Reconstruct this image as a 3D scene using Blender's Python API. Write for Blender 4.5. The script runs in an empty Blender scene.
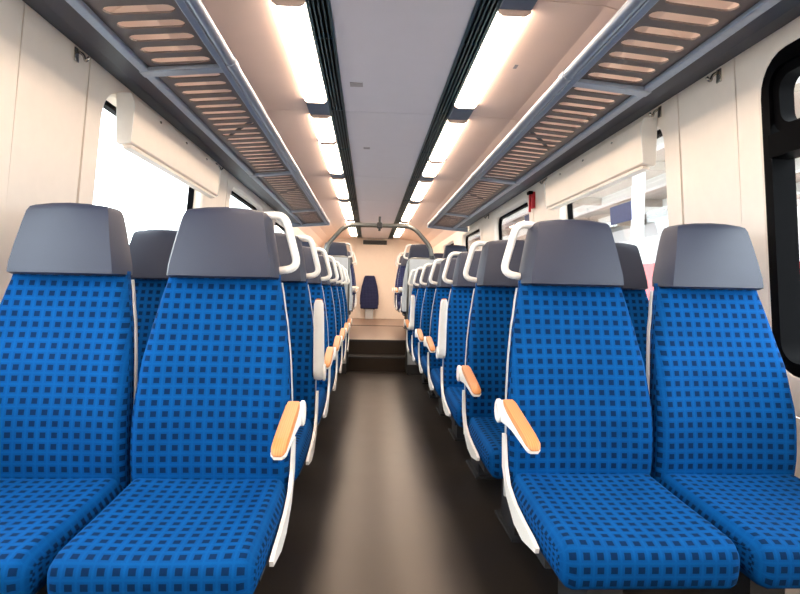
import bpy, bmesh, math, random
from mathutils import Vector, Matrix
random.seed(7)

# ------------------------------------------------------------------ camera, sky, exposure
scene = bpy.context.scene
COL = scene.collection
F_PX = 590.0
cam_d = bpy.data.cameras.new('camera')
cam_d.sensor_width = 36.0
cam_d.lens = F_PX / 800.0 * 36.0
cam_d.clip_start = 0.02
cam = bpy.data.objects.new('camera', cam_d)
COL.objects.link(cam)
YAW, PITCH, ROLL = math.atan(31 / F_PX), math.atan(7 / F_PX), math.radians(1.2)
fwd = Vector((math.sin(YAW) * math.cos(PITCH), math.cos(YAW) * math.cos(PITCH), -math.sin(PITCH)))
right = fwd.cross(Vector((0, 0, 1))).normalized()
up = right.cross(fwd)
M3 = Matrix((right, up, -fwd)).transposed().to_4x4()
cam.matrix_world = Matrix.Translation((-0.108, 0.0, 1.0)) @ M3 @ Matrix.Rotation(ROLL, 4, 'Z')
scene.camera = cam

world = bpy.data.worlds.new('overcast_sky')
scene.world = world
world.use_nodes = True
wb = world.node_tree.nodes['Background']
wb.inputs['Color'].default_value = (0.93, 0.97, 1.0, 1)
wb.inputs['Strength'].default_value = 7.0

scene.view_settings.view_transform = 'Standard'
scene.view_settings.look = 'None'
scene.view_settings.gamma = 1.0
scene.view_settings.use_curve_mapping = False
scene.view_settings.exposure = 0.6
LAMP_STRENGTH = 16.0
LAMP_COLOR = (1.0, 0.79, 0.60)

# ------------------------------------------------------------------ materials
def lin(c):
    return tuple(((v / 255) / 12.92 if v / 255 <= 0.04045 else ((v / 255 + 0.055) / 1.055) ** 2.4) for v in c)

def mat(name, rgb, rough=0.5, metal=0.0, nscale=40, namt=0.06, bump=0.0, spec=0.5, emit=None):
    m = bpy.data.materials.new(name)
    m.use_nodes = True
    nt = m.node_tree
    b = nt.nodes['Principled BSDF']
    b.inputs['Roughness'].default_value = rough
    b.inputs['Metallic'].default_value = metal
    b.inputs['Specular IOR Level'].default_value = spec
    c = lin(rgb)
    tc = nt.nodes.new('ShaderNodeTexCoord')
    nz = nt.nodes.new('ShaderNodeTexNoise')
    nz.inputs['Scale'].default_value = nscale
    nz.inputs['Detail'].default_value = 4
    nt.links.new(tc.outputs['Object'], nz.inputs['Vector'])
    rp = nt.nodes.new('ShaderNodeValToRGB')
    rp.color_ramp.elements[0].position = 0.3
    rp.color_ramp.elements[1].position = 0.7
    rp.color_ramp.elements[0].color = tuple(v * (1 - namt) for v in c) + (1,)
    rp.color_ramp.elements[1].color = tuple(min(1, v * (1 + namt)) for v in c) + (1,)
    nt.links.new(nz.outputs['Fac'], rp.inputs['Fac'])
    nt.links.new(rp.outputs['Color'], b.inputs['Base Color'])
    if bump:
        bp = nt.nodes.new('ShaderNodeBump')
        bp.inputs['Strength'].default_value = bump
        bp.inputs['Distance'].default_value = 0.002
        nt.links.new(nz.outputs['Fac'], bp.inputs['Height'])
        nt.links.new(bp.outputs['Normal'], b.inputs['Normal'])
    if emit:
        b.inputs['Emission Color'].default_value = emit[0] + (1,)
        b.inputs['Emission Strength'].default_value = emit[1]
    return m

def fabric_mat(name, base, dark, light, pitch=0.0315, half=0.25):
    m = bpy.data.materials.new(name)
    m.use_nodes = True
    nt = m.node_tree
    N, L = nt.nodes, nt.links
    b = N['Principled BSDF']
    b.inputs['Roughness'].default_value = 0.85
    b.inputs['Specular IOR Level'].default_value = 0.08
    uv = N.new('ShaderNodeUVMap')
    sp = N.new('ShaderNodeSeparateXYZ')
    L.new(uv.outputs['UV'], sp.inputs['Vector'])
    def mth(op, a, bv=None, c=None):
        n = N.new('ShaderNodeMath'); n.operation = op
        for i, v in enumerate((a, bv, c)):
            if v is None: continue
            if isinstance(v, (int, float)): n.inputs[i].default_value = v
            else: L.new(v, n.inputs[i])
        return n.outputs[0]
    def cell(o):
        f = mth('FRACT', mth('MULTIPLY', o, 1 / pitch))
        return mth('ABSOLUTE', mth('SUBTRACT', f, 0.5))     # 0 mid cell .. 0.5 edge
    cu, cv = cell(sp.outputs['X']), cell(sp.outputs['Y'])
    mx = mth('MAXIMUM', cu, cv)
    sm = N.new('ShaderNodeMapRange'); sm.interpolation_type = 'SMOOTHSTEP'
    sm.inputs['From Min'].default_value = half - 0.035; sm.inputs['From Max'].default_value = half + 0.035
    sm.inputs['To Min'].default_value = 1; sm.inputs['To Max'].default_value = 0
    L.new(mx, sm.inputs['Value'])
    # thin lighter warp and weft threads that run through the grid between the squares
    mn = mth('MAXIMUM', cu, cv)
    ln = N.new('ShaderNodeMapRange'); ln.interpolation_type = 'SMOOTHSTEP'
    ln.inputs['From Min'].default_value = 0.36; ln.inputs['From Max'].default_value = 0.47
    L.new(mn, ln.inputs['Value'])
    nz = N.new('ShaderNodeTexNoise'); nz.inputs['Scale'].default_value = 900; nz.inputs['Detail'].default_value = 2
    L.new(uv.outputs['UV'], nz.inputs['Vector'])
    nz2 = N.new('ShaderNodeTexNoise'); nz2.inputs['Scale'].default_value = 9; nz2.inputs['Detail'].default_value = 3
    L.new(uv.outputs['UV'], nz2.inputs['Vector'])
    def rgb(c): 
        n = N.new('ShaderNodeRGB'); n.outputs[0].default_value = lin(c) + (1,); return n.outputs[0]
    def mix(fac, a, c, mode='MIX'):
        n = N.new('ShaderNodeMix'); n.data_type = 'RGBA'; n.blend_type = mode
        if isinstance(fac, (int, float)): n.inputs[0].default_value = fac
        else: L.new(fac, n.inputs[0])
        L.new(a, n.inputs[6]); L.new(c, n.inputs[7]); return n.outputs[2]
    c1 = mix(mth('MULTIPLY', ln.outputs[0], 0.5), rgb(base), rgb(light))
    c2 = mix(mth('MULTIPLY', sm.outputs[0], 0.9), c1, rgb(dark))
    wear = N.new('ShaderNodeMapRange')
    wear.inputs['From Min'].default_value = 0.3; wear.inputs['From Max'].default_value = 0.7
    wear.inputs['To Min'].default_value = 0.9; wear.inputs['To Max'].default_value = 1.1
    L.new(nz2.outputs['Fac'], wear.inputs['Value'])
    thr = N.new('ShaderNodeMapRange')
    thr.inputs['From Min'].default_value = 0.3; thr.inputs['From Max'].default_value = 0.7
    thr.inputs['To Min'].default_value = 0.85; thr.inputs['To Max'].default_value = 1.15
    L.new(nz.outputs['Fac'], thr.inputs['Value'])
    sc = N.new('ShaderNodeVectorMath'); sc.operation = 'SCALE'
    L.new(c2, sc.inputs[0]); L.new(mth('MULTIPLY', wear.outputs[0], thr.outputs[0]), sc.inputs['Scale'])
    L.new(sc.outputs[0], b.inputs['Base Color'])
    bp = N.new('ShaderNodeBump'); bp.inputs['Strength'].default_value = 0.25; bp.inputs['Distance'].default_value = 0.001
    L.new(nz.outputs['Fac'], bp.inputs['Height']); L.new(bp.outputs['Normal'], b.inputs['Normal'])
    return m

def floor_mat():
    m = mat('dark_speckled_floor', (36, 33, 31), 0.34, 0, 260, 0.35, 0.05, 0.36)
    nt = m.node_tree
    nz = nt.nodes.new('ShaderNodeTexNoise'); nz.inputs['Scale'].default_value = 6; nz.inputs['Detail'].default_value = 5
    tc = [n for n in nt.nodes if n.type == 'TEX_COORD'][0]
    nt.links.new(tc.outputs['Object'], nz.inputs['Vector'])
    mr = nt.nodes.new('ShaderNodeMapRange')
    mr.inputs['To Min'].default_value = 0.30; mr.inputs['To Max'].default_value = 0.35
    nt.links.new(nz.outputs['Fac'], mr.inputs['Value'])
    nt.links.new(mr.outputs[0], nt.nodes['Principled BSDF'].inputs['Roughness'])
    nt.nodes['Principled BSDF'].inputs['Specular Tint'].default_value = (1.0, 0.76, 0.6, 1)
    return m

def wood_mat():
    m = mat('beech_wood', (222, 160, 96), 0.42, 0, 12, 0.1, 0.0, 0.5)
    nt = m.node_tree
    wv = nt.nodes.new('ShaderNodeTexWave'); wv.wave_type = 'BANDS'; wv.bands_direction = 'X'
    wv.inputs['Scale'].default_value = 55; wv.inputs['Distortion'].default_value = 3; wv.inputs['Detail'].default_value = 3
    mp = nt.nodes.new('ShaderNodeMapping'); mp.inputs['Scale'].default_value = (1, 0.08, 0.5)
    tc = [n for n in nt.nodes if n.type == 'TEX_COORD'][0]
    nt.links.new(tc.outputs['Object'], mp.inputs['Vector']); nt.links.new(mp.outputs[0], wv.inputs['Vector'])
    rp = [n for n in nt.nodes if n.type == 'VALTORGB'][0]
    rp.color_ramp.elements[0].color = lin((182, 118, 66)) + (1,); rp.color_ramp.elements[1].color = lin((192, 130, 76)) + (1,)
    nt.links.new(wv.outputs['Fac'], rp.inputs['Fac'])
    return m

def glass_mat():
    m = bpy.data.materials.new('window_glass'); m.use_nodes = True
    nt = m.node_tree
    nt.nodes.remove(nt.nodes['Principled BSDF'])
    out = nt.nodes['Material Output']
    tr = nt.nodes.new('ShaderNodeBsdfTransparent'); tr.inputs[0].default_value = (0.93, 0.96, 0.96, 1)
    gl = nt.nodes.new('ShaderNodeBsdfGlossy'); gl.inputs['Roughness'].default_value = 0.02
    lw = nt.nodes.new('ShaderNodeLayerWeight')
    pw = nt.nodes.new('ShaderNodeMath'); pw.operation = 'POWER'; pw.inputs[1].default_value = 5
    nt.links.new(lw.outputs['Facing'], pw.inputs[0])
    fr = nt.nodes.new('ShaderNodeMath'); fr.operation = 'MULTIPLY_ADD'; fr.inputs[1].default_value = 0.9; fr.inputs[2].default_value = 0.03
    nt.links.new(pw.outputs[0], fr.inputs[0])
    ms = nt.nodes.new('ShaderNodeMixShader')
    nt.links.new(fr.outputs[0], ms.inputs[0]); nt.links.new(tr.outputs[0], ms.inputs[1]); nt.links.new(gl.outputs[0], ms.inputs[2])
    nt.links.new(ms.outputs[0], out.inputs[0])
    return m

MAT = dict(
    fabric=fabric_mat('blue_checked_moquette', (1, 63, 120), (2, 29, 62), (1, 74, 136)),
    fabric_dark=fabric_mat('navy_checked_moquette', (44, 50, 84), (26, 30, 54), (56, 62, 98)),
    vinyl=mat('slate_vinyl', (33, 39, 60), 0.5, 0, 350, 0.05, 0.12),
    shell=mat('pale_grey_shell', (178, 183, 188), 0.4, 0, 30, 0.03),
    white=mat('white_plastic', (236, 234, 230), 0.35, 0, 30, 0.02),
    wood=wood_mat(),
    pedestal=mat('dark_steel', (52, 54, 58), 0.5, 0.3, 60, 0.1),
    cream=mat('cream_laminate', (242, 230, 218), 0.45, 0, 18, 0.015),
    seam=mat('seam_shadow_gap', (70, 60, 54), 0.8),
    ceil_mid=mat('lilac_grey_ceiling', (210, 207, 218), 0.55, 0, 8, 0.012),
    ceil_side=mat('warm_ceiling', (242, 216, 204), 0.5, 0, 8, 0.012),
    backing=mat('dark_backing', (40, 44, 50), 0.8),
    vent=mat('vent_teal_metal', (48, 78, 90), 0.4, 0.6, 60, 0.1),
    block=mat('blue_grey_block', (92, 106, 128), 0.5, 0, 40, 0.05),
    rackpanel=mat('taupe_rack_panel', (84, 71, 69), 0.5, 0.1, 60, 0.06),
    alu=mat('blue_grey_aluminium', (146, 156, 172), 0.35, 0.55, 60, 0.05),
    channel=mat('navy_channel', (46, 52, 68), 0.5, 0.2, 60, 0.06),
    rubber=mat('black_rubber', (5, 5, 7), 0.6, 0, 60, 0.1, 0, 0.03),
    glass=glass_mat(),
    sticker=mat('blue_sticker', (62, 74, 122), 0.5),
    plate=mat('plate_grey', (150, 146, 152), 0.5),
    red=mat('signal_red', (190, 24, 40), 0.4),
    chrome=mat('hook_chrome', (190, 184, 176), 0.25, 0.9),
    handrail=mat('grey_handrail', (120, 122, 120), 0.35, 0.7),
    floor=floor_mat(),
    step=mat('brown_glare_floor', (120, 98, 84), 0.36, 0, 200, 0.2),  # raised floor: glare painted in as a lighter brown than the main floor
    nosing=mat('dark_nosing', (34, 32, 32), 0.6, 0, 120, 0.2),
    black=mat('black_display', (14, 12, 12), 0.3),
    lamp=mat('warm_diffuser', (250, 240, 225), 0.5, emit=(LAMP_COLOR, LAMP_STRENGTH)),
    partition=mat('grey_partition', (176, 182, 188), 0.4, 0, 30, 0.03),
    concrete=mat('platform_concrete', (186, 184, 180), 0.8, 0, 6, 0.08, 0.1),
    canopy=mat('canopy_grey', (176, 164, 154), 0.6, 0, 6, 0.04),
    post=mat('white_post', (238, 238, 238), 0.5, 0, 20, 0.03),
    trainred=mat('train_red', (214, 40, 44), 0.35, 0, 10, 0.03),
    trainwhite=mat('train_white', (232, 232, 236), 0.4, 0, 10, 0.03),
    trainglass=mat('train_glass', (58, 74, 92), 0.12, 0, 10, 0.1),
    ballast=mat('ballast', (150, 146, 140), 0.9, 0, 25, 0.2, 0.4),
)

# ------------------------------------------------------------------ mesh helpers
class MB:
    def __init__(s): s.v, s.f, s.uv = [], [], {}
    def add(s, vs, fs):
        o = len(s.v); s.v += [tuple(p) for p in vs]; s.f += [tuple(i + o for i in f) for f in fs]; return s
    def box(s, x0, x1, y0, y1, z0, z1):
        vs = [(x, y, z) for z in (z0, z1) for y in (y0, y1) for x in (x0, x1)]
        return s.add(vs, [(0, 2, 3, 1), (4, 5, 7, 6), (0, 1, 5, 4), (2, 6, 7, 3), (0, 4, 6, 2), (1, 3, 7, 5)])
    def prism(s, pts, axis, a, b):
        """extrude polygon pts (2D) along axis x/y/z between a and b"""
        def P(u, w, t): return {'x': (t, u, w), 'y': (u, t, w), 'z': (u, w, t)}[axis]
        n = len(pts)
        vs = [P(u, w, a) for u, w in pts] + [P(u, w, b) for u, w in pts]
        return s.add(vs, [tuple(range(n))[::-1], tuple(range(n, 2 * n))] + [(i, (i + 1) % n, n + (i + 1) % n, n + i) for i in range(n)])
    def loft(s, rings, cap=True):
        n = len(rings[0]); vs = [p for r in rings for p in r]
        fs = [(k * n + i, k * n + (i + 1) % n, (k + 1) * n + (i + 1) % n, (k + 1) * n + i) for k in range(len(rings) - 1) for i in range(n)]
        if cap: fs += [tuple(range(n))[::-1], tuple(range((len(rings) - 1) * n, len(rings) * n))]
        return s.add(vs, fs)
    def tube(s, pts, r, n=10, closed=False):
        pts = [Vector(p) for p in pts]; rings = []
        ref = None
        for i, p in enumerate(pts):
            a = pts[i - 1] if (i or closed) else p
            b = pts[(i + 1) % len(pts)] if (i + 1 < len(pts) or closed) else p
            t = (b - a).normalized()
            if ref is None:
                ref = t.orthogonal().normalized()
            ref = (ref - t * ref.dot(t)).normalized()
            bi = t.cross(ref)
            rings.append([p + (ref * math.cos(2 * math.pi * k / n) + bi * math.sin(2 * math.pi * k / n)) * r for k in range(n)])
        return s.loft(rings)
    def mesh(s, name):
        me = bpy.data.meshes.new(name); me.from_pydata(s.v, [], s.f); me.update()
        bm = bmesh.new(); bm.from_mesh(me); bmesh.ops.recalc_face_normals(bm, faces=bm.faces); bm.to_mesh(me); bm.free()
        return me

def smooth_path(pts, rad, n=5):
    """polyline with corners rounded by rad"""
    P = [Vector(p) for p in pts]; out = [P[0]]
    for i in range(1, len(P) - 1):
        a = (P[i - 1] - P[i]); b = (P[i + 1] - P[i]); r = min(rad, a.length * .49, b.length * .49)
        p0 = P[i] + a.normalized() * r; p2 = P[i] + b.normalized() * r
        for k in range(n + 1):
            t = k / n; out.append(p0 * (1 - t) ** 2 + P[i] * 2 * t * (1 - t) + p2 * t * t)
    out.append(P[-1]); return out

def obj(name, mb, m, parent=None, bevel=0, smooth=False, seg=2):
    me = mb.mesh(name) if isinstance(mb, MB) else mb
    o = bpy.data.objects.new(name, me); COL.objects.link(o)
    if m is not None and not me.materials: me.materials.append(MAT[m])
    if parent: o.parent = parent
    if smooth:
        for p in me.polygons: p.use_smooth = True
        if smooth != 'all': me.set_sharp_from_angle(angle=math.radians(38))
    if bevel:
        b = o.modifiers.new('bevel', 'BEVEL'); b.width = bevel; b.segments = seg; b.limit_method = 'ANGLE'; b.angle_limit = math.radians(35)
        for p in me.polygons: p.use_smooth = True
        me.set_sharp_from_angle(angle=math.radians(50))
    return o

def tag(o, label=None, cat=None, group=None, kind=None):
    if label: o['label'] = label
    if cat: o['category'] = cat
    if group: o['group'] = group
    if kind: o['kind'] = kind
    return o

def empty(name, loc=(0, 0, 0), rz=0):
    o = bpy.data.objects.new(name, None); COL.objects.link(o); o.location = loc; o.rotation_euler = (0, 0, rz)
    o.empty_display_size = 0.1
    return o

def copy_tree(o, parent=None):
    c = o.copy(); COL.objects.link(c)
    if parent: c.parent = parent
    for ch in [k for k in bpy.data.objects if k.parent == o]: copy_tree(ch, c)
    return c

# ------------------------------------------------------------------ the car: measurements
Y0, Y1 = -2.5, 13.0          # car interior along the aisle
YS = 7.45                    # where the raised floor begins
RISE = 0.36
ZC = 2.12                    # ceiling
ZP = 1.87                    # top of wall panels
def xw(z): return 1.27 - max(0.0, z - 0.75) * 0.08
def W(side, y, z, off=0.0): return (side * (xw(z) - off), y, z)

# floor
fl = tag(obj('floor', MB().box(-1.36, 1.36, Y0 - .1, YS - .28, -0.06, 0), 'floor'), 'dark grey speckled glossy carriage floor with steps at far end', 'floor', kind='structure')
obj('raised_floor', MB().box(-1.36, 1.36, YS + .02, Y1 + .1, -0.06, RISE), 'step', fl)
obj('riser', MB().box(-1.36, 1.36, YS, YS + .02, -0.06, RISE - .001), 'floor', fl)
obj('step', MB().box(-1.36, 1.36, YS - .28, YS - 0.001, -0.06, RISE / 2), 'floor', fl)
for (yy, zz) in ((YS - .28, RISE / 2), (YS, RISE)):
    obj('step_nosing', MB().box(-0.6, 0.6, yy - .006, yy + .03, zz - .02, zz + .004), 'nosing', fl)
obj('threshold_strip', MB().box(-0.5, 0.5, 10.35, 10.45, RISE, RISE + .006), 'nosing', fl)

# ceiling : backing vault + separate panels
def vault(off):
    h = [(0.30, ZC), (0.515, ZC), (0.78, ZC - .012), (0.98, ZC - .06), (1.10, ZC - .13), (1.175, ZP)]
    return h
def strip(pts, y0, y1, th):
    """extruded strip following 2D profile (x,z), thickness upward/outward"""
    n = len(pts); up_ = []
    for i, (x, z) in enumerate(pts):
        a = pts[max(0, i - 1)]; b = pts[min(n - 1, i + 1)]
        dx, dz = b[0] - a[0], b[1] - a[1]; l = math.hypot(dx, dz)
        nx, nz = -dz / l, dx / l
        if nz < 0: nx, nz = -nx, -nz
        up_.append((x + nx * th, z + nz * th))
    mb = MB()
    poly = pts + up_[::-1]
    return mb.prism(poly, 'y', y0, y1)
bk = [(-1.30, 1.80), (-1.24, 1.98), (-1.14, 2.09), (-1.0, 2.17), (-.85, 2.19), (.85, 2.19), (1.0, 2.17), (1.14, 2.09), (1.24, 1.98), (1.30, 1.80)]
ce = tag(obj('ceiling', strip(bk, Y0 - .1, Y1 + .1, 0.05), 'backing'), 'pale carriage ceiling with grey middle panels and warm side panels', 'ceiling', kind='structure')
seams = [Y0, 0.05, 2.24, 3.75, 5.90, 7.45, 9.6, Y1]
G = 0.003
GW = 0.0045
for a, b in zip(seams[:-1], seams[1:]):
    obj('middle_panel', MB().box(-.283, .283, a + G, b - G, ZC, ZC + .02), 'ceil_mid', ce, bevel=.002, seg=1)
    for sd in (-1, 1):
        pts = [(sd * x, z) for x, z in [(0.513, ZC), (0.78, ZC - .012), (0.98, ZC - .06), (1.10, ZC - .13), (1.195, ZP)]]
        obj('side_panel', strip(pts, a + G, b - G, 0.02), 'ceil_side', ce)
for (x, y, w, l) in ((-.2, 3.25, .07, .06), (-.15, 4.7, .05, .05), (.62, 2.9, .07, .05)):
    obj('maker_plate', MB().box(x - w / 2, x + w / 2, y - l / 2, y + l / 2, ZC - .004, ZC + .001), 'plate', ce)

# walls with window openings -----------------------------------------------------
def wall_map(side, dy, mb_pts, off0): pass
WZ0, WZ1 = 0.74, 1.80
PZ0, PZ1 = 0.62, ZP

def rrect(y0, y1, z0, z1, r, n=6):
    pts = []
    for cy, cz, a0 in ((y1 - r, z1 - r, 0), (y0 + r, z1 - r, 90), (y0 + r, z0 + r, 180), (y1 - r, z0 + r, 270)):
        for k in range(n + 1):
            a = math.radians(a0 + 90 * k / n); pts.append((cy + r * math.cos(a), cz + r * math.sin(a)))
    return pts
def ring_between(mb, side, outer, inner, o_out, o_in):
    n = len(outer); vs = [W(side, y, z, o_out) for y, z in outer] + [W(side, y, z, o_in) for y, z in inner]
    mb.add(vs, [(i, (i + 1) % n, n + (i + 1) % n, n + i) for i in range(n)])
def rect_with_hole(mb, side, y0, y1, z0, z1, hole, n, off):
    corners = [(y1, z1), (y0, z1), (y0, z0), (y1, z0)]
    vs = [W(side, y, z, off) for y, z in corners] + [W(side, y, z, off) for y, z in hole]
    fs = []; m = n + 1
    for c in range(4):
        for k in range(n): fs.append((c, 4 + c * m + k, 4 + c * m + k + 1))
        c2 = (c + 1) % 4
        fs.append((c, 4 + c * m + n, 4 + c2 * m, c2))
    mb.add(vs, fs)

MA, MBW = .13, .12
WIN = {1: [(-1.62, -0.2), (0.50, 1.94), (2.58, 4.06), (4.82, 6.22), (6.96, 8.36), (9.1, 10.5)],
       -1: [(-1.80, -0.4), (0.36, 1.76), (2.44, 3.92), (4.64, 6.04), (6.78, 8.18), (8.92, 10.3)]}
win_no = 0
for side in (1, -1):
    nm = 'wall_right' if side > 0 else 'wall_left'
    mb = MB()
    # lower wall slab and the strip above the panels
    mb.box(*sorted((side * 1.27, side * 1.33)), Y0 - .1, Y1 + .1, -.06, PZ0 - G)
    mb.box(*sorted((side * (xw(ZP) + .0), side * 1.33)), Y0 - .1, Y1 + .1, PZ1 - .004, PZ1 + .03)
    wl = tag(obj(nm, mb, 'cream'), ('cream laminate side wall with windows on the right' if side > 0 else 'cream laminate side wall with windows on the left'), 'wall', kind='structure')
    wins = WIN[side]
    edges = []
    last = Y0 - .1
    for (a, b) in wins:
        pa, pb = a - MA, b + MBW
        # pillar panel before this window
        if pa - last > .02:
            m2 = MB(); q = [(last + GW, PZ0), (pa - GW, PZ0), (pa - GW, PZ1), (last + GW, PZ1)]
            zs = [PZ0, .75, PZ1]
            for z0, z1 in zip(zs[:-1], zs[1:]):
                m2.add([W(side, y, z, o) for o in (0, -.02) for y, z in ((last + GW, z0), (pa - GW, z0), (pa - GW, z1), (last + GW, z1))],
                       [(0, 1, 2, 3), (4, 5, 6, 7), (0, 1, 5, 4), (1, 2, 6, 5), (2, 3, 7, 6), (3, 0, 4, 7)])
            obj('pillar_panel', m2, 'cream', wl)
        # window panel with rounded opening and reveal
        near_r = (side > 0 and a == 0.50)
        n = 6; hole = rrect(a, b, WZ0, WZ1, .13, n)
        m3 = MB()
        rect_with_hole(m3, side, pa + GW, pb - GW, PZ0, PZ1, hole, n, 0)
        hole2 = rrect(a + .012, b - .012, WZ0 + .012, WZ1 - .012, .12, n)
        ring_between(m3, side, hole, hole2, 0, -.012)
        hole3 = rrect(a + .02, b - .02, WZ0 + .02, WZ1 - .02, .115, n)
        ring_between(m3, side, hole2, hole3, -.012, -.055)
        m3.add([W(side, y, z, o) for y in (pa + GW, pb - GW) for o, z in ((0, PZ0), (-.03, PZ0), (-.03, PZ1), (0, PZ1))], [(0, 1, 2, 3), (4, 5, 6, 7)])
        obj('window_panel', m3, 'cream', wl, smooth=True)
        last = pb
        # the window itself
        win_no += 1
        wname = 'window_%d' % win_no
        order = {1: 'right', -1: 'left'}[side]
        nth = wins.index((a, b))
        wl_ = ['%s side window behind the viewer', 'nearest %s side window beside the first seats', '%s side window under the cream blind box', 'third %s side window, just past the blind box',
               'fourth %s side window, level with the steps', 'farthest %s side window, on the raised section'][nth] % order
        wt = tag(empty(wname, (side * 1.27, (a + b) / 2, WZ0)), wl_, 'window', kind='structure')
        fr = MB()
        if near_r:
            fo = rrect(a + .004, b - .004, WZ0 + .004, WZ1 - .004, .125, n); fi = rrect(a + .055, b - .055, WZ0 + .05, WZ1 - .055, .07, n)
            ring_between(fr, side, fo, fi, -.004, .004); ring_between(fr, side, fo, fo, -.004, -.075)
            ring_between(fr, side, fi, fi, .004, -.075); ring_between(fr, side, fo, fi, -.075, -.075)
            fr.add([W(side, y, z, o) for o in (.01, -.07) for y, z in ((a + .05, 1.46), (b - .05, 1.46), (b - .05, 1.535), (a + .05, 1.535))],
                   [(0, 1, 2, 3), (4, 5, 6, 7), (0, 1, 5, 4), (1, 2, 6, 5), (2, 3, 7, 6), (3, 0, 4, 7)])
            # sash of the tilting upper light
            so = rrect(a + .05, b - .05, 1.53, WZ1 - .05, .07, n); si = rrect(a + .085, b - .085, 1.56, WZ1 - .085, .05, n)
            sm_ = MB(); ring_between(sm_, side, so, si, -.01, -.01); ring_between(sm_, side, si, si, -.01, -.06)
            obj('tilting_sash', sm_, 'rubber', wt, smooth=True)
            obj('sash_handle', MB().add([W(side, y, z, o) for o in (.03, .005) for y, z in ((1.1, 1.49), (1.3, 1.49), (1.3, 1.51), (1.1, 1.51))],
                [(0, 1, 2, 3), (4, 5, 6, 7), (0, 1, 5, 4), (1, 2, 6, 5), (2, 3, 7, 6), (3, 0, 4, 7)]), 'pedestal', wt)
        else:
            fo = rrect(a - .01, b + .01, WZ0 - .01, WZ1 + .01, .14, n); fi = rrect(a + .04, b - .04, WZ0 + .04, WZ1 - .04, .095, n)
            ring_between(fr, side, fo, fi, -.052, -.052); ring_between(fr, side, fi, fi, -.052, -.085)
            ring_between(fr, side, fo, fi, -.085, -.085); ring_between(fr, side, fo, fo, -.052, -.085)
        obj('window_frame', fr, 'rubber', wt, smooth=True)
        pg = MB(); po = rrect(a + .03, b - .03, WZ0 + .03, WZ1 - .03, .09, n)
        nn = len(po)
        pg.add([W(side, y, z, o) for o in (-.066, -.072) for y, z in po], [tuple(range(nn)), tuple(range(nn, 2 * nn))] + [(i, (i + 1) % nn, nn + (i + 1) % nn, nn + i) for i in range(nn)])
        obj('window_pane', pg, 'glass', wt)
        if side > 0 and a > 2:
            ys, z0 = (3.08, 1.40) if a < 4 else (a + .1, 1.58)
            st = MB()
            st.add([W(side, y, z, o) for o in (-.062, -.066) for y, z in ((ys, z0), (ys + .27, z0), (ys + .27, z0 + .10), (ys, z0 + .10))],
                   [(0, 1, 2, 3), (4, 5, 6, 7), (0, 1, 5, 4), (1, 2, 6, 5), (2, 3, 7, 6), (3, 0, 4, 7)])
            obj('sticker', st, 'sticker', wt)
        for ch in [k for k in bpy.data.objects if k.parent == wt]: ch.location = -wt.location
    m2 = MB(); m2.add([W(side, y, z, 0) for y, z in ((last + GW, PZ0), (Y1 + .1, PZ0), (Y1 + .1, PZ1), (last + GW, PZ1))], [(0, 1, 2, 3)])
    obj('pillar_panel', m2, 'cream', wl)
    # dark strips behind the panel joints
    for (a, b) in wins:
        for yy in (a - MA, b + MBW):
            s_ = MB(); s_.add([W(side, y, z, o) for o in (-.021, -.03) for y, z in ((yy - .015, PZ0), (yy + .015, PZ0), (yy + .015, PZ1), (yy - .015, PZ1))],
                              [(0, 1, 2, 3), (4, 5, 6, 7), (0, 1, 5, 4), (1, 2, 6, 5), (2, 3, 7, 6), (3, 0, 4, 7)])
            obj('joint_strip', s_, 'seam', wl)

# end walls
we = tag(obj('wall_end', MB().box(-1.36, 1.36, Y1, Y1 + .08, -.06, 2.25), 'cream'), 'bright cream end wall behind the lone tip-up seat', 'wall', kind='structure')
obj('wall_panel', MB().box(-.42, .42, Y1 - .02, Y1, RISE, 2.0), 'cream', we, bevel=.004)
tag(obj('wall_back', MB().box(-1.36, 1.36, Y0 - .08, Y0, -.06, 2.25), 'cream'), 'cream wall closing the carriage behind the viewer', 'wall', kind='structure')

# ------------------------------------------------------------------ ceiling lamps, blocks, vents
bays = [(-2.3, -.17), (.13, 2.02), (2.32, 3.53), (3.83, 5.68), (5.98, 7.23), (7.53, 9.38), (9.68, 12.3)]
pos_words = ['behind the viewer', 'above the viewer', 'nearest, above the first seats', 'second in line', 'fourth in line', 'fifth in line, past the handrail arch', 'last in line before the end wall']
def lamp(sd, y0, y1, label):
    t = empty('ceiling_lamp', (sd * .445, (y0 + y1) / 2, ZC))
    L2 = (y1 - y0) / 2
    m = MB()
    prof = [(-.063, .01), (-.063, -.012), (-.045, -.024), (.045, -.024), (.063, -.012), (.063, .01)]
    m.prism(prof, 'y', -L2 + .012, L2 - .012)
    obj('diffuser', m, 'lamp', t)
    for e in (-1, 1):
        obj('end_cap', MB().prism([(x * 1.03, z * 1.06 if z < 0 else z) for x, z in prof], 'y', *sorted((e * L2, e * (L2 - .012)))), 'ceil_side', t)
    tag(t, label, 'lamp', 'ceiling lamp strips')
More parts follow.
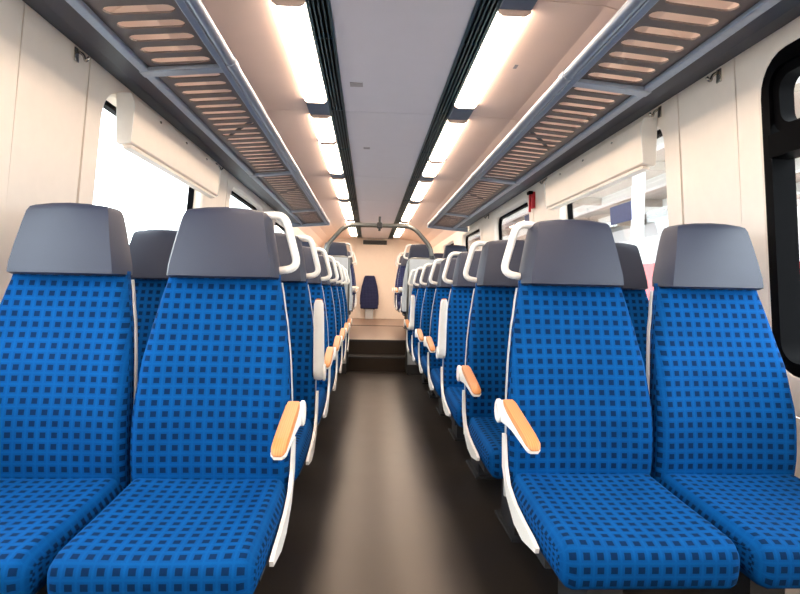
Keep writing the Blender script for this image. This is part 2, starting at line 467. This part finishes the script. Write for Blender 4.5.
for sd in (-1, 1):
    sw = 'left' if sd < 0 else 'right'
    for k, (a, b) in enumerate(bays):
        split = {3: (a + .67 if sd < 0 else a + 1.2)}.get(k)
        if split:
            lamp(sd, a, split - .03, 'shorter warm strip lamp in the %s ceiling row, just past the nearest full dark block' % sw if sd < 0 else 'warm strip lamp in the right ceiling row, just past the nearest full dark block')
            lamp(sd, split + .03, b, 'warm strip lamp in the %s ceiling row, before the second full dark block' % sw)
        else:
            lamp(sd, a, b, 'warm strip lamp in the %s ceiling row, %s' % (sw, pos_words[k]))
    for k, s_ in enumerate(seams[1:-1]):
        c = tag(obj('cover_block', MB().prism([(sd * .378, ZC + .02), (sd * .378, ZC - .008), (sd * .512, ZC - .008), (sd * .512, ZC + .02)], 'y', s_ - .215, s_ + .075), 'block', bevel=.006),
                'dark blue-grey cover block between %s row ceiling lamps, %s' % (sw, ['above the viewer', 'at the top edge', 'nearest full one', 'second along', 'third along', 'farthest one'][k]), 'cover', 'lamp cover blocks')
    v = empty('air_vent', (sd * .331, 0, ZC))
    obj('duct', MB().box(-.046, .046, Y0, Y1, .03, .034), 'backing', v)
    for i in range(5):
        x = -.038 + i * .019
        obj('slat', MB().box(x - .003, x + .003, Y0, Y1, -.004, .02), 'vent', v)
    for i, y in enumerate([s - 1.07 for s in seams[1:]] + seams[1:-1]):
        obj('cross_rib', MB().box(-.044, .044, y - .006, y + .006, .004, .024), 'vent', v)
    for e in (-1, 1):
        obj('edge_strip', MB().box(e * .046 - .003, e * .046 + .003, Y0, Y1, -.006, .03), 'vent', v)
    tag(v, 'long dark slatted air vent along the %s side of the middle ceiling panels' % sw, 'vent')

# ------------------------------------------------------------------ luggage racks
RX0, RX1, RZ = 0.657, 0.965, 1.85
RY0, RY1 = -1.8, 7.7
brk = [-1.75, 0.28, 2.32, 4.36, 6.40, 7.66]
def slot_panel(y0, y1, x0, x1, side):
    """perforated plate, pitch ~0.1 with rounded slots"""
    mb = MB(); n = max(1, round((y1 - y0) / .1)); p = (y1 - y0) / n
    hw = .027; sx0, sx1 = x0 + .03, x1 - .035
    for zz in (0.0, .006):
        for k in range(n):
            c = y0 + (k + .5) * p
            slot = []
            for j in range(7):
                a = math.radians(90 - 180 * j / 6); slot.append((sx1 - hw + hw * math.cos(a), c + hw * math.sin(a)))
            for j in range(7):
                a = math.radians(270 - 180 * j / 6); slot.append((sx0 + hw + hw * math.cos(a), c + hw * math.sin(a)))
            outer = [(x1, c + p / 2), (x1, c - p / 2), (x0, c - p / 2), (x0, c + p / 2)]
            vs = [(side * x, y, zz) for x, y in outer + slot]
            fs = [(0, 4 + j, 4 + j + 1) for j in range(3)] + [(1, 4 + j, 4 + j + 1) for j in range(3, 6)] + [(0, 7, 1)]
            fs += [(2, 11 + j, 12 + j) for j in range(3)] + [(3, 11 + j, 12 + j) for j in range(3, 6)] + [(2, 14, 3)]
            fs += [(1, 10, 11, 2), (3, 17, 4, 0)]
            mb.add(vs, fs)
    # slot walls
    for k in range(n):
        c = y0 + (k + .5) * p; slot = []
        for j in range(7):
            a = math.radians(90 - 180 * j / 6); slot.append((sx1 - hw + hw * math.cos(a), c + hw * math.sin(a)))
        for j in range(7):
            a = math.radians(270 - 180 * j / 6); slot.append((sx0 + hw + hw * math.cos(a), c + hw * math.sin(a)))
        vs = [(side * x, y, z) for z in (0, .006) for x, y in slot]
        mb.add(vs, [(i, (i + 1) % 14, 14 + (i + 1) % 14, 14 + i) for i in range(14)])
    return mb
for sd in (-1, 1):
    r = empty('luggage_rack', (0, 0, RZ))
    sw = 'left' if sd < 0 else 'right'
    m = MB(); m.tube([(sd * RX0, RY0, .012), (sd * RX0, RY1, .012)], .021, 14)
    obj('front_tube', m, 'alu', r, smooth=True)
    obj('front_rail', MB().prism([(sd * (RX0 + .012), -.012), (sd * (RX0 + .036), -.016), (sd * (RX0 + .036), .004), (sd * (RX0 + .012), .02)], 'y', RY0, RY1), 'alu', r, bevel=.003)
    obj('rear_rail', MB().prism([(sd * (RX1 - .005), -.014), (sd * (RX1 + .026), -.018), (sd * (RX1 + .03), .012), (sd * (RX1 - .005), .008)], 'y', RY0, RY1), 'alu', r, bevel=.004)
    obj('wall_channel', MB().prism([(sd * (RX1 + .022), .004), (sd * 1.09, .02), (sd * 1.178, .05), (sd * 1.178, .075), (sd * 1.08, .055), (sd * (RX1 + .022), .04)], 'y', RY0, RY1), 'channel', r)
    for a, b in zip(brk[:-1], brk[1:]):
        obj('slotted_panel', slot_panel(a + .03, b - .03, RX0 + .03, RX1, sd), 'rackpanel', r)
        c = (a + b) / 2
        # support strut standing on the panel, seen through the slots
        m = MB(); m.tube([(sd * (RX0 + .06), c - .22, .03), (sd * (RX0 + .2), c, .04), (sd * .98, c + .25, .06)], .009, 6)
        obj('strut', m, 'channel', r)
    for y in brk:
        obj('bracket', MB().prism([(sd * (RX0 + .02), -.014), (sd * (RX1 + .03), -.02), (sd * (RX1 + .03), .016), (sd * (RX0 + .02), .016)], 'y', y - .03, y + .03), 'alu', r, bevel=.005)
        m = MB(); m.tube([(sd * RX0, y - .03, .012), (sd * RX0, y + .03, .012)], .0245, 14)
        obj('tube_sleeve', m, 'alu', r, smooth=True)
    for e in (RY0, RY1):
        obj('end_plate', MB().box(*sorted((sd * (RX0 - .02), sd * 1.17)), e - .008, e + .008, -.03, .035), 'alu', r, bevel=.003)
    for ch in [k for k in bpy.data.objects if k.parent == r]:      # the rack floor falls gently towards the wall
        for v in ch.data.vertices: v.co.z -= .085 * max(0, abs(v.co.x) - RX0)
    tag(r, 'slotted luggage rack with blue-grey tube and rails along the %s wall' % sw, 'luggage rack', 'luggage racks')

# blind boxes over the windows
def blind(sd, y0, y1, label):
    t = empty('blind_box', (sd * xw(1.7), (y0 + y1) / 2, 1.7)); L2 = (y1 - y0) / 2
    prof = [(-.012, .10), (-.07, .10), (-.085, .06), (-.07, -.10), (-.02, -.11), (-.012, -.10)]
    obj('casing', MB().prism([(sd * x, z) for x, z in prof], 'y', -L2 + .006, L2 - .006), 'cream', t, bevel=.006)
    obj('pull_bar', MB().prism([(sd * x, z) for x, z in [(-.066, -.108), (-.03, -.114), (-.03, -.124), (-.064, -.12)]], 'y', -L2 + .03, L2 - .03), 'cream', t)
    for e in (-1, 1):
        obj('end_cheek', MB().prism([(sd * x * 1.06, z * 1.04) for x, z in prof], 'y', *sorted((e * L2, e * (L2 - .006)))), 'white', t, bevel=.002)
    for yy in (-L2 * .55, 0, L2 * .55):
        m = MB(); m.tube([(sd * -.078, yy, .07), (sd * -.087, yy, .07)], .006, 8)
        obj('screw', m, 'chrome', t)
    tag(t, label, 'blind', 'roller blind boxes')
blind(1, 2.62, 4.10, 'cream roller blind box over the right window with the platform view')
blind(-1, 2.54, 3.98, 'cream roller blind box over the large white left window')

# coat hooks
def hook(sd, y, label):
    x = xw(1.83)
    t = empty('coat_hook', (sd * x, y, 1.83))
    obj('back_plate', MB().box(*sorted((0, sd * -.006)), -.014, .014, -.03, .02), 'chrome', t, bevel=.002)
    m = MB(); m.tube(smooth_path([(sd * -.004, 0, .01), (sd * -.03, 0, -.005), (sd * -.034, 0, -.03), (sd * -.05, 0, -.012)], .012), .0055, 8)
    obj('hook', m, 'chrome', t, smooth='all')
    tag(t, label, 'hook', 'coat hooks')
hook(1, 2.15, 'small chrome coat hook above the nearest right wall pillar')
hook(1, 2.60, 'small chrome coat hook by the near end of the right blind box')
hook(1, 4.30, 'small chrome coat hook just past the right blind box, beside the red hammer case')
hook(1, 6.40, 'small chrome coat hook between the second and third right windows')
hook(-1, 2.20, 'small chrome coat hook above the nearest left wall pillar')
hook(-1, 4.15, 'small chrome coat hook past the left blind box')

# emergency hammer
t = empty('emergency_hammer', (xw(1.75), 4.64, 1.75))
obj('holder', MB().box(-.03, 0, -.03, .03, -.08, .05), 'red', t, bevel=.006)
obj('hammer_handle', MB().box(-.045, -.028, -.012, .012, -.11, .03), 'red', t, bevel=.005)
obj('hammer_head', MB().box(-.055, -.02, -.035, .035, .03, .055), 'rubber', t, bevel=.005)
tag(t, 'red emergency hammer in its holder high on the right wall pillar', 'hammer')

# ------------------------------------------------------------------ seats
def lerp(tab, z):
    if z <= tab[0][0]: return tab[0][1]
    for (a, va), (b, vb) in zip(tab[:-1], tab[1:]):
        if z <= b:
            t = (z - a) / (b - a); t = t * t * (3 - 2 * t) * .35 + t * .65
            return va + (vb - va) * t
    return tab[-1][1]
FRONT = [(.40, -.118), (.50, -.124), (.60, -.116), (.75, -.084), (.90, -.040), (1.03, .0), (1.08, .016)]
HALF = [(.40, .2225), (.55, .2235), (.65, .222), (.77, .213), (.87, .199), (.95, .184), (1.03, .167), (1.08, .160)]

def sheet(name, profile, mids, halfw, xs, matname, bol=None, vscale=1.0):
    """pillow: closed profile (y,z) swept across x; sides shrink towards mids; UV in metres"""
    n = len(profile); me_v, uvv = [], []
    arc = [0]
    for i in range(n): 
        a, b = profile[i], profile[(i + 1) % n]; arc.append(arc[-1] + math.hypot(a[0] - b[0], a[1] - b[1]))
    for s in xs:
        k = 1.0
        e = max(0, (abs(s) - .86) / .14)
        k = 1 - .55 * e ** 2.2
        for i, ((y, z), (my, mz)) in enumerate(zip(profile, mids)):
            dy = bol(s, y, z) if bol else (0, 0)
            yy, zz = my + (y - my) * k + dy[0], mz + (z - mz) * k + dy[1]
            me_v.append((s * halfw(yy, z), yy, zz))
    fs, uvs = [], []
    for j in range(len(xs) - 1):
        for i in range(n):
            q = [(j, i), (j + 1, i), (j + 1, i + 1), (j, i + 1)]
            fs.append(tuple(a * n + (b % n) for a, b in q))
            uvs.append([(me_v[a * n + (b % n)][0], arc[b]) for a, b in q])
    for j in (0, len(xs) - 1):
        idx = list(range(n)); 
        fs.append(tuple(j * n + i for i in idx)); uvs.append([(profile[i][0], profile[i][1]) for i in idx])
    me = bpy.data.meshes.new(name); me.from_pydata(me_v, [], fs)
    ul = me.uv_layers.new(name='UVMap')
    li = 0
    for f in uvs:
        for c in f: ul.data[li].uv = (c[0] + .0158, c[1]); li += 1
    me.update()
    bm = bmesh.new(); bm.from_mesh(me); bmesh.ops.recalc_face_normals(bm, faces=bm.faces); bm.to_mesh(me); bm.free()
    for p in me.polygons: p.use_smooth = True
    me.set_sharp_from_angle(angle=math.radians(60))
    me.materials.append(MAT[matname])
    return me
XS = [-1, -.985, -.96, -.92, -.86, -.75, -.6, -.4, -.2, 0, .2, .4, .6, .75, .86, .92, .96, .985, 1]

def back_mesh(matname='fabric'):
    zs = [.40 + .64 * i / 20 for i in range(21)]
    front = [(lerp(FRONT, z), z) for z in zs]
    backp = [(lerp(FRONT, z) + .075, z) for z in zs[::-1]]
    prof = front + backp
    mids = [(lerp(FRONT, z) + .05, z) for _, z in prof]
    def bol(s, y, z):
        isf = 1 if y < lerp(FRONT, z) + .03 else 0
        t = max(0, min(1, (z - .42) / .5)); amt = .022 * math.sin(math.pi * min(1, t * .9 + .1))
        return (-amt * isf * (abs(s) ** 2.5) * (1 if abs(s) < .95 else .8) + .008 * isf, 0)
    return sheet('back_cushion', prof, mids, lambda y, z: lerp(HALF, z), XS, matname, bol)
def cushion_mesh(matname='fabric'):
    top = [(-.06, .452), (-.12, .452), (-.2, .446), (-.28, .441), (-.36, .437), (-.46, .434), (-.535, .430), (-.557, .423), (-.570, .411), (-.575, .395),
           (-.575, .375), (-.572, .352), (-.568, .336), (-.557, .325), (-.54, .322)]
    bot = [(-.36, .327), (-.2, .335), (-.06, .345)]
    prof = top + bot
    mids = [(max(-.52, min(-.1, y)), .385) for y, z in prof]
    def bol(s, y, z):
        return (0, (.007 * abs(s) ** 2 if z > .42 and abs(s) < .93 else 0))
    return sheet('seat_cushion', prof, mids, lambda y, z: .2215 - .007 * max(0, -(y + .2) / .37) ** 1.6, XS, matname, bol)
def shell_mesh():
    zs = [.36 + .655 * i / 16 for i in range(17)]
    front = [(lerp(FRONT, z) + .064, z) for z in zs]; backp = [(lerp(FRONT, z) + .092, z) for z in zs[::-1]]
    prof = front + backp
    mids = [(lerp(FRONT, z) + .075, z) for _, z in prof]
    return sheet('back_shell', prof, mids, lambda y, z: lerp(HALF, z) + .0015, XS, 'shell')
def headrest_mb():
    rings = []
    for (z, a, w, yf, yb, rise) in ((1.024, .140, .158, -.024, .086, 0), (1.030, .150, .168, -.032, .092, 0), (1.06, .147, .165, -.03, .098, 0), (1.12, .136, .154, -.018, .1, 0.001),
                              (1.18, .125, .143, -.002, .1, .003), (1.213, .119, .136, .009, .098, .006), (1.226, .114, .131, .018, .092, .009), (1.232, .104, .120, .030, .082, .010)):
        ring = []
        for x, y in ((-w, yf + .042), (-a, yf), (-a * .5, yf - .005), (0, yf - .007), (a * .5, yf - .005), (a, yf), (w, yf + .042), (w * .98, yb - .012), (w * .9, yb), (0, yb + .006), (-w * .9, yb), (-w * .98, yb - .012)):
            ring.append((x, y, z + rise * (1 - (x / w) ** 2)))
        rings.append(ring)
    return MB().loft(rings)

SEAT = dict(back=back_mesh(), cushion=cushion_mesh(), back_navy=back_mesh('fabric_dark'), cushion_navy=cushion_mesh('fabric_dark'), shell=shell_mesh())
_hr = headrest_mb().mesh('headrest'); _hr.materials.append(MAT['vinyl']); SEAT['headrest'] = _hr
for p in _hr.polygons: p.use_smooth = True
_hr.set_sharp_from_angle(angle=math.radians(32))

def arm_mesh():
    """armrest in its own frame: pivot at origin, pointing to -y. white body and wooden pad"""
    b = MB(); rings = []
    for (y, zt, zb, w) in ((.03, .010, -.016, .014), (.022, .024, -.028, .0195), (0, .031, -.034, .021), (-.03, .028, -.033, .0215), (-.08, .018, -.026, .0215), (-.16, .006, -.022, .0215), (-.25, -.006, -.026, .021), (-.30, -.016, -.032, .019), (-.315, -.02, -.03, .013)):
        rings.append([(-w, y, zb + .006), (-w * .7, y, zb), (w * .7, y, zb), (w, y, zb + .006), (w, y, zt - .003), (w * .9, y, zt), (-w * .9, y, zt), (-w, y, zt - .003)])
    b.loft(rings)
    wd = MB(); rings = []
    for (y, z0, h, w) in ((-.018, .031, .001, .010), (-.024, .0305, .008, .016), (-.05, .0255, .011, .0195), (-.1, .0155, .012, .0205), (-.17, .0055, .012, .0205), (-.25, -.0055, .012, .020), (-.30, -.014, .011, .0185), (-.314, -.018, .008, .015), (-.320, -.021, .003, .009)):
        rings.append([(-w, y, z0), (w, y, z0), (w, y, z0 + h * .6), (w * .8, y, z0 + h), (-w * .8, y, z0 + h), (-w, y, z0 + h * .6)])
    wd.loft(rings)
    a, c = b.mesh('arm_body'), wd.mesh('arm_pad')
    a.materials.append(MAT['white']); c.materials.append(MAT['wood'])
    for me in (a, c):
        for p in me.polygons: p.use_smooth = True
        me.set_sharp_from_angle(angle=math.radians(45))
    return a, c
ARM_B, ARM_W = arm_mesh()
def cap_mesh(a):
    m = MB(); n = 20; rings = []
    for x, r in ((.018, .036), (.026, .036), (.029, .031), (.029, .020), (.0275, .018)):
        rings.append([(a * x, r * math.cos(2 * math.pi * k / n), -.002 + r * math.sin(2 * math.pi * k / n)) for k in range(n)])
    me = m.loft(rings).mesh('pivot_cap'); me.materials.append(MAT['white'])
    for p in me.polygons: p.use_smooth = True
    me.set_sharp_from_angle(angle=math.radians(40))
    return me
CAP = {1: cap_mesh(1), -1: cap_mesh(-1)}
def handle_mesh(a):
    m = MB(); m.tube(smooth_path([(a * .112, .055, 1.222), (a * .178, .055, 1.226), (a * .222, .055, 1.062), (a * .150, .055, 1.050)], .038, 6), .0125, 10)
    me = m.mesh('grab_handle'); me.materials.append(MAT['white'])
    for p in me.polygons: p.use_smooth = True
    return me
HANDLE = {1: handle_mesh(1), -1: handle_mesh(-1)}
def side_panel_mesh(a):
    pts = [(-.075, .56), (-.10, .47), (-.14, .425), (-.22, .398), (-.31, .385), (-.40, .376), (-.44, .368), (-.435, .354), (-.31, .334), (-.22, .343), (-.12, .388), (-.06, .46), (-.05, .56)]
    m = MB().prism(pts, 'x', a * .2265, a * .2365)
    me = m.mesh('side_panel'); me.materials.append(MAT['white'])
    return me
SIDE = {1: side_panel_mesh(1), -1: side_panel_mesh(-1)}
_pd = MB(); _pd.box(-.05, .05, -.30, -.06, 0.012, .33); _pd.box(-.07, .07, -.34, -.02, 0, .012); _pd.box(-.20, .20, -.40, -.02, .30, .326)
PED = _pd.mesh('pedestal'); PED.materials.append(MAT['pedestal'])

def make_seat(a, aisle, arm, navy=False):
    """a: +1 if the aisle lies towards local +x"""
    t = empty('train_seat')
    obj('back_cushion', SEAT['back_navy' if navy else 'back'], None, t); obj('seat_cushion', SEAT['cushion_navy' if navy else 'cushion'], None, t)
    obj('back_shell', SEAT['shell'], None, t); obj('headrest', SEAT['headrest'], None, t)
    obj('pedestal', PED, None, t)
    if aisle:
        obj('side_panel', SIDE[a], None, t)
        obj('grab_handle', HANDLE[a], None, t)
        b = obj('armrest', ARM_B, None, t); w = obj('arm_pad', ARM_W, None, b)
        obj('pivot_cap', CAP[a], None, b)
        if arm == 'up':
            b.location = (a * .2385, -.085, .645); b.rotation_euler = (math.radians(-80), 0, 0)
        else:
            b.location = (a * .2385, -.105, .643); b.rotation_euler = (math.radians(3), 0, 0)
    return t
PROTO = {}
ORD = ['first', 'second', 'third', 'fourth', 'fifth', 'sixth', 'seventh']
def put(a, aisle, arm, loc, rz, label, group, navy=False):
    key = (a, aisle, arm, navy)
    if key not in PROTO: PROTO[key] = o = make_seat(*key)
    else: o = copy_tree(PROTO[key])
    o.location = loc; o.rotation_euler = (0, 0, rz); o.scale = (1, 1, 1)
    tag(o, label, 'seat', group)
    return o
PITCH_ROW = 0.79
for sd, y1, ups in ((-1, 1.805, (1,)), (1, 1.87, (2, 5))):
    sw = 'left' if sd < 0 else 'right'
    for k in range(7):
        y = y1 + PITCH_ROW * k
        arm = 'up' if k in ups else 'down'
        extra = ' with its armrest folded up' if arm == 'up' else ' with wooden armrest'
        where = 'nearest row' if k == 0 else '%s row' % ORD[k]
        put(-sd, True, arm, (sd * .552, y, 0), 0, 'blue checked aisle seat%s, %s of the aisle, %s' % (extra, sw, where), 'blue train seats')
        put(-sd, False, None, (sd * 1.012, y, 0), 0, 'blue checked window seat without grab handle, by %s wall, %s' % (sw, where), 'blue train seats')
    # raised section beyond the steps: one row facing away, rows facing back
    for j, (y, rz) in enumerate(((7.72, math.pi), (9.35, 0), (10.12, 0))):
        w = ['back turned, just behind the handrail arch', 'facing the steps', 'farthest row'][j]
        for aisle in (True, False):
            a = -sd if rz == 0 else sd
            put(a, aisle, 'down' if aisle else None, (sd * (.552 if aisle else 1.006), y, RISE), rz,
                'dark navy %s seat on the raised %s platform, %s' % ('aisle' if aisle else 'window', sw, w), 'seats on the raised platform', navy=True)

# lone seat at the end wall
t = empty('tip_up_seat', (-.10, 12.93, RISE))
m = MB(); rings = []
for z, w, y in ((.30, .20, -.10), (.50, .20, -.11), (.70, .17, -.09), (.90, .12, -.06), (.94, .10, -.055)):
    rings.append([(-w, y, z), (w, y, z), (w * 1.02, y + .05, z), (-w * 1.02, y + .05, z)])
o = obj('back_cushion', m.loft(rings), 'fabric_dark', t, bevel=.015)
ul = o.data.uv_layers.new(name='UVMap')
for l in o.data.loops:
    c = o.data.vertices[l.vertex_index].co; ul.data[l.index].uv = (c.x, c.z)
o = obj('folded_seat', MB().box(-.19, .19, -.20, -.115, .22, .55), 'fabric_dark', t, bevel=.02)
ul = o.data.uv_layers.new(name='UVMap')
for l in o.data.loops:
    c = o.data.vertices[l.vertex_index].co; ul.data[l.index].uv = (c.x, c.z)
obj('wall_mount', MB().box(-.12, .12, -.06, 0.04, .2, .8), 'pedestal', t)
obj('foot', MB().box(-.09, .09, -.14, -.02, 0, .24), 'partition', t, bevel=.01)
tag(t, 'lone dark purple-blue tip-up seat against the far cream end wall', 'seat')

# partitions behind the seventh rows
for sd in (-1, 1):
    sw = 'left' if sd < 0 else 'right'
    p = empty('partition', (sd * .78, 6.97, 0))
    obj('panel', MB().box(-.42, .42, -.015, .015, .02, 1.37), 'partition', p, bevel=.008)
    obj('kick_plate', MB().box(-.42, .42, -.02, .02, 0, .12), 'pedestal', p)
    m = MB(); m.tube(smooth_path([(-sd * .43, 0, .02), (-sd * .43, 0, 1.375), (sd * .42, 0, 1.375)], .06), .014, 10)
    obj('edge_rail', m, 'handrail', p, smooth='all')
    tag(p, 'grey partition panel behind the last low row of %s seats' % sw, 'partition')

# handrail arch across the aisle
YB = 6.97
t = empty('handrail_arch', (0, YB, 1.37))
m = MB(); m.tube(smooth_path([(-.63, 0, .0), (-.61, 0, .14), (-.40, 0, .385), (.40, 0, .385), (.61, 0, .14), (.63, 0, .0)], .12, 8), .025, 12)
obj('arch_tube', m, 'handrail', t, smooth='all')
for sd in (-1, 1):
    m = MB(); m.tube([(sd * .22, 0, .385), (sd * .34, 0, .385)], .031, 12); obj('sleeve', m, 'handrail', t, smooth=True)
    m = MB(); m.tube([(sd * .63, 0, .0), (sd * .6285, 0, .04)], .032, 12); obj('foot_flange', m, 'pedestal', t, smooth=True)
m = MB(); m.tube([(0, 0, .32), (0, 0, .49)], .014, 8)
obj('ceiling_hanger', m, 'pedestal', t, smooth=True)
obj('clamp', MB().box(-.03, .03, -.035, .035, .35, .42), 'pedestal', t, bevel=.01)
tag(t, 'grey tubular handrail arch spanning the aisle at the steps', 'handrail')

# destination display on the end wall
t = empty('passenger_display', (-.0, Y1 - .06, 2.03))
obj('housing', MB().box(-.26, .26, -.03, .06, -.045, .045), 'pedestal', t, bevel=.008)
obj('screen', MB().box(-.24, .24, -.034, -.03, -.035, .035), 'black', t)
tag(t, 'black unlit passenger display bar under the ceiling at the end wall', 'display')

# ------------------------------------------------------------------ outside, seen through the windows
tag(obj('ground', MB().box(-60, 60, -40, 80, -1.3, -1.2), 'ballast'), 'pale ballast ground outside the windows', 'ground', kind='structure')
tag(obj('platform', MB().box(1.75, 6.2, -20, 60, -1.2, -0.25), 'concrete', bevel=.03), 'pale concrete station platform outside the right windows', 'platform', kind='structure')
cp = empty('platform_canopy', (4.0, 0, 3.1))
obj('roof_slab', MB().box(-1.9, 6.0, 3.0, 60, .22, .36), 'canopy', cp, bevel=.02)
for x in (-1.85, 0, 1.5, 3.0, 4.5, 5.95):
    obj('long_beam', MB().box(x - .07, x + .07, 3.0, 60, .02, .22), 'post', cp)  # white beam colour stands in for bright lines of light under the canopy
for k in range(9):
    obj('cross_beam', MB().box(-1.8, 5.9, 6 + k * 4 - .06, 6 + k * 4 + .06, .05, .21), 'canopy', cp)
tag(cp, 'pale grey station canopy roof on beams seen through the right window', 'canopy')
for k, y in enumerate((8.9, 14.5, 20, 26)):
    t = empty('canopy_post', (4.0, y, -.25))
    m = MB(); m.box(-.075, .075, -.075, .075, .03, 3.37); obj('shaft', m, 'post', t, bevel=.015)
    obj('foot_plate', MB().box(-.18, .18, -.18, .18, 0, .03), 'pedestal', t, bevel=.005)
    tag(t, 'white canopy post on the platform, %s from the viewer' % ('nearest', 'second', 'third', 'fourth')[k], 'post', 'canopy posts')
tr = empty('red_train', (7.9, 0, -1.0))
obj('lower_body', MB().prism([(-1.35, .25), (-1.42, .6), (-1.42, 2.75), (1.42, 2.75), (1.42, .6), (1.35, .25)], 'y', 11.5, 40), 'trainred', tr)
obj('upper_body', MB().prism([(-1.42, 2.75), (-1.36, 3.4), (-1.0, 3.8), (1.0, 3.8), (1.36, 3.4), (1.42, 2.75)], 'y', 11.5, 40), 'trainwhite', tr)
for k in range(14):
    y = 12.0 + k * 1.95
    obj('train_window', MB().box(-1.44, -1.40, y, y + 1.3, 1.75, 2.6), 'trainglass', tr, bevel=.01)
for k in range(4):
    obj('bogie', MB().box(-1.1, 1.1, 12.5 + k * 7, 15 + k * 7, -.2, .3), 'pedestal', tr)
tag(tr, 'red train with white roof band standing beyond the platform', 'train')
